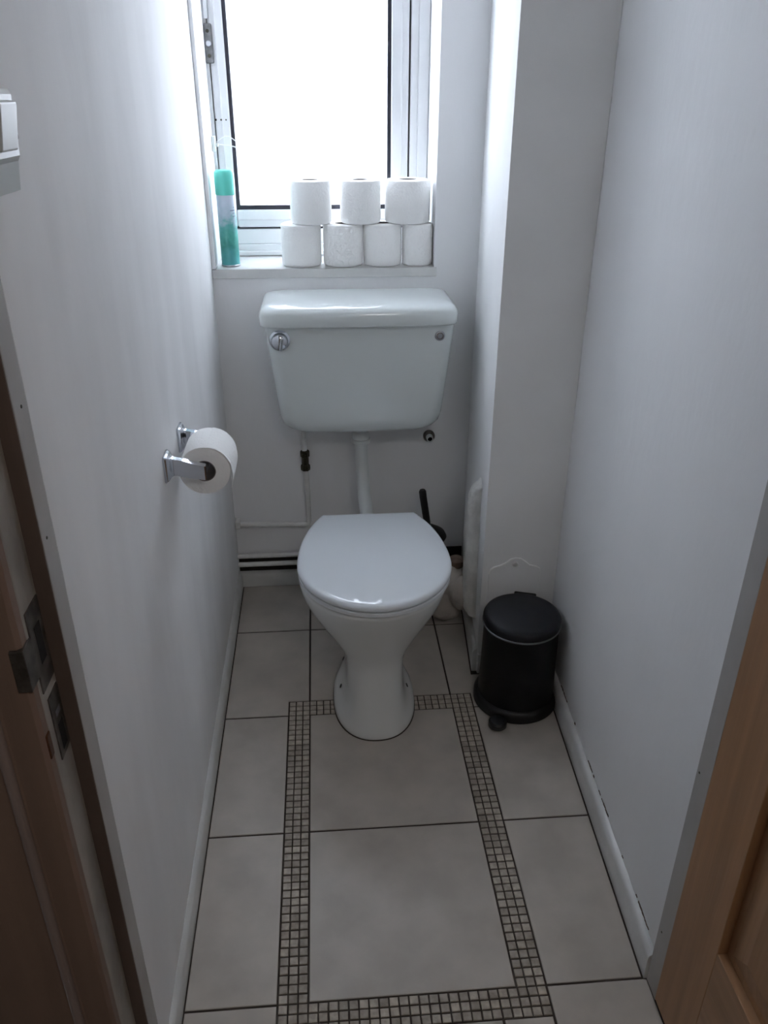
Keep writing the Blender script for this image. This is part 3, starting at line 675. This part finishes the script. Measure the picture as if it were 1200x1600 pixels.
specs = [(.1285, .689, 0, 1, 1, 1.9, 'bottom-row toilet roll second along from the spray can'), (.2352, .690, 0, .975, 1, 3.1, 'bottom-row toilet roll third along from the spray can'),
         (.3300, .682, 0, .777, 1, 4.4, 'narrow toilet roll at the reveal end of the bottom row, under the widest roll'),
         (.0450, .690, 1, 1.02, 1, 5.2, 'top-row toilet roll nearest the spray can'), (.1765, .690, 1, 1.01, 1, .9, 'middle toilet roll of the three in the top row'),
         (.3030, .693, 1, 1.13, 1, 2.5, 'widest toilet roll, in the top row beside the window reveal')]
for x, y, lv_, k, kz, ra, lab in specs:
    o = sill_roll(x, y, SILL + .0005 + lv_ * (HH + .001), G, HH, lab, first=f0); o.scale = (k, k, kz); o.rotation_euler.z = ra
# ------------------------------------------------------------------ spray can
can = thing('spray_can', 'air freshener aerosol with aqua cap and green leafy print standing on the window sill', 'spray can', (-.1765, .689, SILL))
cc_ = (-.1765, .689, SILL)
link('body', lathe(B(), [(0, .0008), (.0235, .0008), (.0250, .003), (.0250, .006), (.0243, .008), (.0243, .178), (.0225, .186), (.018, .190)], cc_, 48), 'aerosol', can, smooth=True, angle=50)
link('base_rim', lathe(B(), [(.0236, 0), (.0256, .0015), (.0256, .005), (.0236, .0065)], cc_, 48, 'Z', True), 'chrome_satin', can, smooth=True)
link('cap', lathe(B(), [(.0252, .181), (.0258, .183), (.0258, .226), (.0248, .236), (.0215, .2405), (0, .2415)], cc_, 48), 'cap', can, smooth=True, angle=50)

bm = B()
for zz, a0, a1, hh in ((.142, -62, -28, .0028), (.136, -48, -30, .0016), (.150, -42, -34, .0022), (.128, -50, -26, .0016)):
    n_ = 5
    for i in range(n_):
        q0 = math.radians(a0 + (a1 - a0) * (i + .1) / n_); q1 = math.radians(a0 + (a1 - a0) * (i + .8) / n_)
        P = [Vector((cc_[0] + .02445 * math.cos(q), cc_[1] + .02445 * math.sin(q), cc_[2] + zz + d)) for q, d in ((q0, 0), (q1, 0), (q1, hh), (q0, hh))]
        bm.faces.new([bm.verts.new(p) for p in P])
o = link('small_print', bm, 'print', can); o['kind'] = 'stuff'

# ------------------------------------------------------------------ switch on the left wall by the door
sw = thing('wall_switch', 'white surface-mounted switch box on the wall close to the doorway edge', 'switch', (XL, -.76, 1.37))
bm = B()
r0 = [Vector((XL + .0005, y, z)) for y, z in ((-.830, 1.318), (-.737, 1.318), (-.742, 1.408), (-.830, 1.408))]
r1 = [Vector((XL + .010, y, z)) for y, z in ((-.826, 1.345), (-.757, 1.345), (-.750, 1.404), (-.826, 1.404))]
r2 = [Vector((XL + .014, y, z)) for y, z in ((-.822, 1.350), (-.762, 1.350), (-.756, 1.400), (-.822, 1.400))]
loft(bm, [r0, r1, r2]); link('face_plate', bm, 'switch', sw)
bm = B(); t = B(); bx(t, 0, .010, -.022, .022, -.020, .020, .002); join(bm, t, Matrix.Translation((XL + .010, -.793, 1.376)) @ Matrix.Rotation(.15, 4, 'Y')); link('rocker', bm, 'switch', sw)
link('screw', lathe(B(), [(0, .0155), (.0025, .0155), (.003, .0125)], (XL, -.764, 1.366), 14, 'X'), 'hinge', sw)

# nail holes in the painted linings
link('nail_hole', lathe(B(), [(0, 0.0006), (.0016, 0.0006), (.0020, 0)], (XL, -0.8490, 1.1380), 10, 'X'), 'valve', j1)
link('nail_hole', lathe(B(), [(0, 0.0006), (.0016, 0.0006), (.0020, 0)], (XL, -0.8557, 1.0000), 10, 'X'), 'valve', j1)
link('nail_hole', lathe(B(), [(0, -0.0006), (.0016, -0.0006), (.0020, 0)], (XR, -0.7436, 0.5028), 10, 'X'), 'valve', j2)
link('nail_hole', lathe(B(), [(0, -0.0006), (.0016, -0.0006), (.0020, 0)], (XR, -0.7474, 0.1422), 10, 'X'), 'valve', j2)
